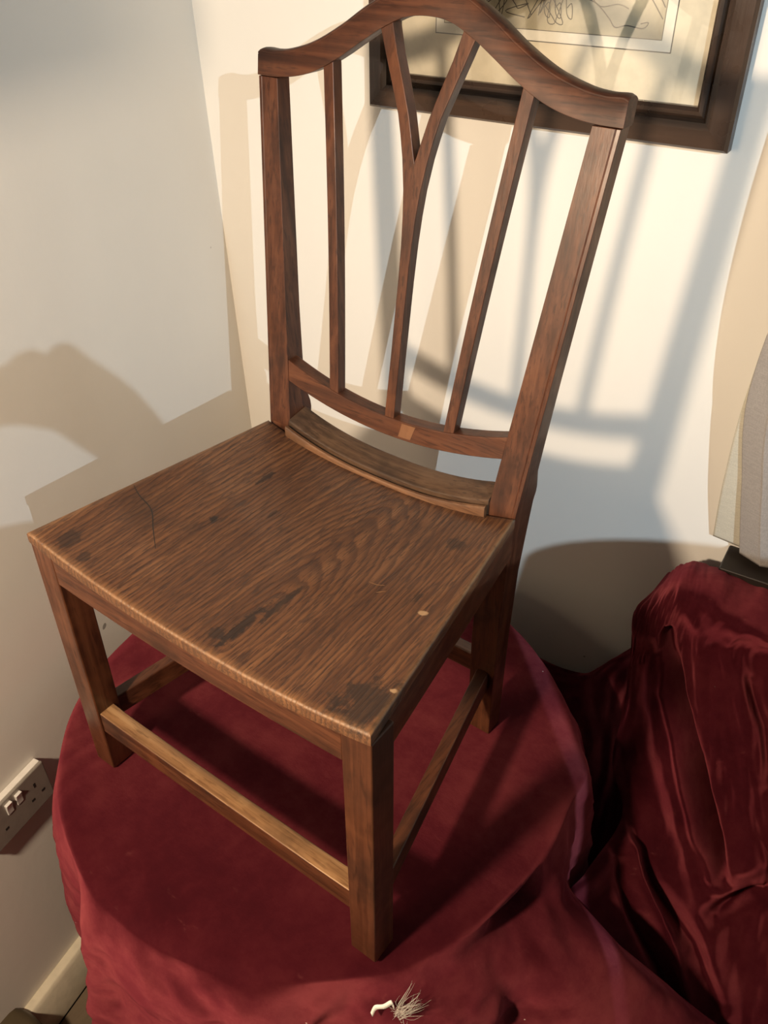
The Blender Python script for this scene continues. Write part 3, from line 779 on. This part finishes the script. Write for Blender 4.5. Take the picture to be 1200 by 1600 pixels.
# added unseen stand-in for a raised human hand, casting its shadow
def ray_pt(az, el, d=.885):
    a = math.radians(az); return Vector((2.0+d*math.cos(a), -1.25+d*math.sin(a), 1.60+Z0+d*math.tan(math.radians(el))))
def hand_shadow_caster():
    chain = [(145.5, -26.2, .022), (146.6, -25.0, .021), (147.7, -22.9, .020), (149.0, -21.5, .019), (150.3, -21.0, .018), (151.4, -20.9, .012)]
    pts_, rad, ed = [], [], []
    for k, (a, e, r) in enumerate(chain):
        pts_.append(ray_pt(a, e)); rad.append(r)
        if k: ed.append((k-1, k))
    def finger(root, path):
        prev = root
        for a, e, r in path:
            pts_.append(ray_pt(a, e)); rad.append(r); ed.append((prev, len(pts_)-1)); prev = len(pts_)-1
    finger(3, [(149.0, -20.6, .010), (149.1, -19.95, .008)]); finger(4, [(149.95, -20.3, .009), (150.0, -19.95, .007)])
    finger(5, [(152.3, -20.4, .008), (153.0, -19.8, .007)]); finger(5, [(152.4, -21.4, .008), (153.4, -21.3, .007)])
    org = ray_pt(145.5, -26.2)
    me = bpy.data.meshes.new('hand_shadow_caster'); me.from_pydata([tuple(p-org) for p in pts_], ed, []); 
    o = bpy.data.objects.new('hand_shadow_caster', me); COL.objects.link(o); o.location = org
    o.modifiers.new('skin', 'SKIN'); 
    for v, r in zip(me.skin_vertices[0].data, rad): v.radius = (r, r)
    me.skin_vertices[0].data[0].use_root = True
    o.modifiers.new('smooth', 'SUBSURF').render_levels = 2
    me.materials.append(M['wood_z']); return o
tag(hand_shadow_caster(), 'added unseen stand-in for a raised human hand, casting its shadow on the left wall', 'blocker')
# added unseen cupboard, placed to shade the upper left wall from the warm lamp
wc = thing('cupboard_shadow_caster', 'added unseen small cupboard that casts a soft shadow along the left wall', 'cupboard', on_left(-.33, .957, 0))
sock_box('case', -.46, -.20, .957, 1.30, .001, .175, 'stand_wood', wc, .003)
dr_ = sock_box('door', -.455, -.205, .965, 1.292, .1755, .190, 'stand_wood', wc, .003)
sock_box('knob', -.225, -.213, 1.12, 1.132, .1905, .205, 'olive_rim', wc, .003)

# ------------------------------------------------------------------ paper label and fluff on the cloth edge
def ribbon(pts, w, up):
    vs, fs = [], []; N_ = 24; ps = [Vector(p) for p in pts]; up = Vector(up).normalized()
    for i in range(N_+1):
        c = catmull(ps, i/N_); vs += [P3(c+up*w), P3(c-up*w), P3(c-up*w+Vector((.0004, -.0004, .0006))), P3(c+up*w+Vector((.0004, -.0004, .0006)))]
        if i:
            a, b = 4*i-4, 4*i
            fs += [(a+k, a+(k+1) % 4, b+(k+1) % 4, b+k) for k in range(4)]
    fs += [(0, 3, 2, 1), (4*N_, 4*N_+1, 4*N_+2, 4*N_+3)]
    return vs, fs
tag(mesh_obj('paper_label', *ribbon([(.289, -.032, -.052), (.291, -.026, -.040), (.300, -.020, -.036), (.307, -.012, -.030), (.309, -.013, -.040)], .0030, (.62, -.20, -.62)), 'paper_tag', smooth=True, origin=P3((.30, -.02, -.045))),
    'small curled strip of white paper lying on the velvet below the chair leg', 'paper')
vs, fs = [], []
rr = random.Random(11)
for k in range(60):
    a = Vector((.318+rr.uniform(-.007, .007), -.012+rr.uniform(-.006, .006), -.044+rr.uniform(-.01, .004)))
    d = Vector((.022+rr.uniform(-.02, .014), .032+rr.uniform(-.018, .012), .022+rr.uniform(-.016, .014)))
    if k % 3 == 0: d = Vector((rr.uniform(-.02, .02), rr.uniform(-.016, .016), rr.uniform(-.004, .012)))
    bend = Vector((rr.uniform(-.008, .008), rr.uniform(-.008, .008), rr.uniform(-.003, .008)))
    d *= .68; bend *= .8
    b0 = len(vs)
    for i in range(6):
        t = i/5; c = a+d*t+bend*math.sin(math.pi*t); w = .00035*(1-.8*t)
        vs += [P3(c+Vector((w, 0, 0))), P3(c+Vector((-w*.5, w*.87, 0))), P3(c+Vector((-w*.5, -w*.87, w)))]
        if i: fs += [(b0+3*i-3+q, b0+3*i-3+(q+1) % 3, b0+3*i+(q+1) % 3, b0+3*i+q) for q in range(3)]
fo = mesh_obj('feather_fluff', vs, fs, 'fluff', origin=P3((.33, -.01, -.04))); fo['kind'] = 'stuff'
tag(fo, 'pale wispy tuft of feather fluff on the velvet beside the paper strip', 'fluff')
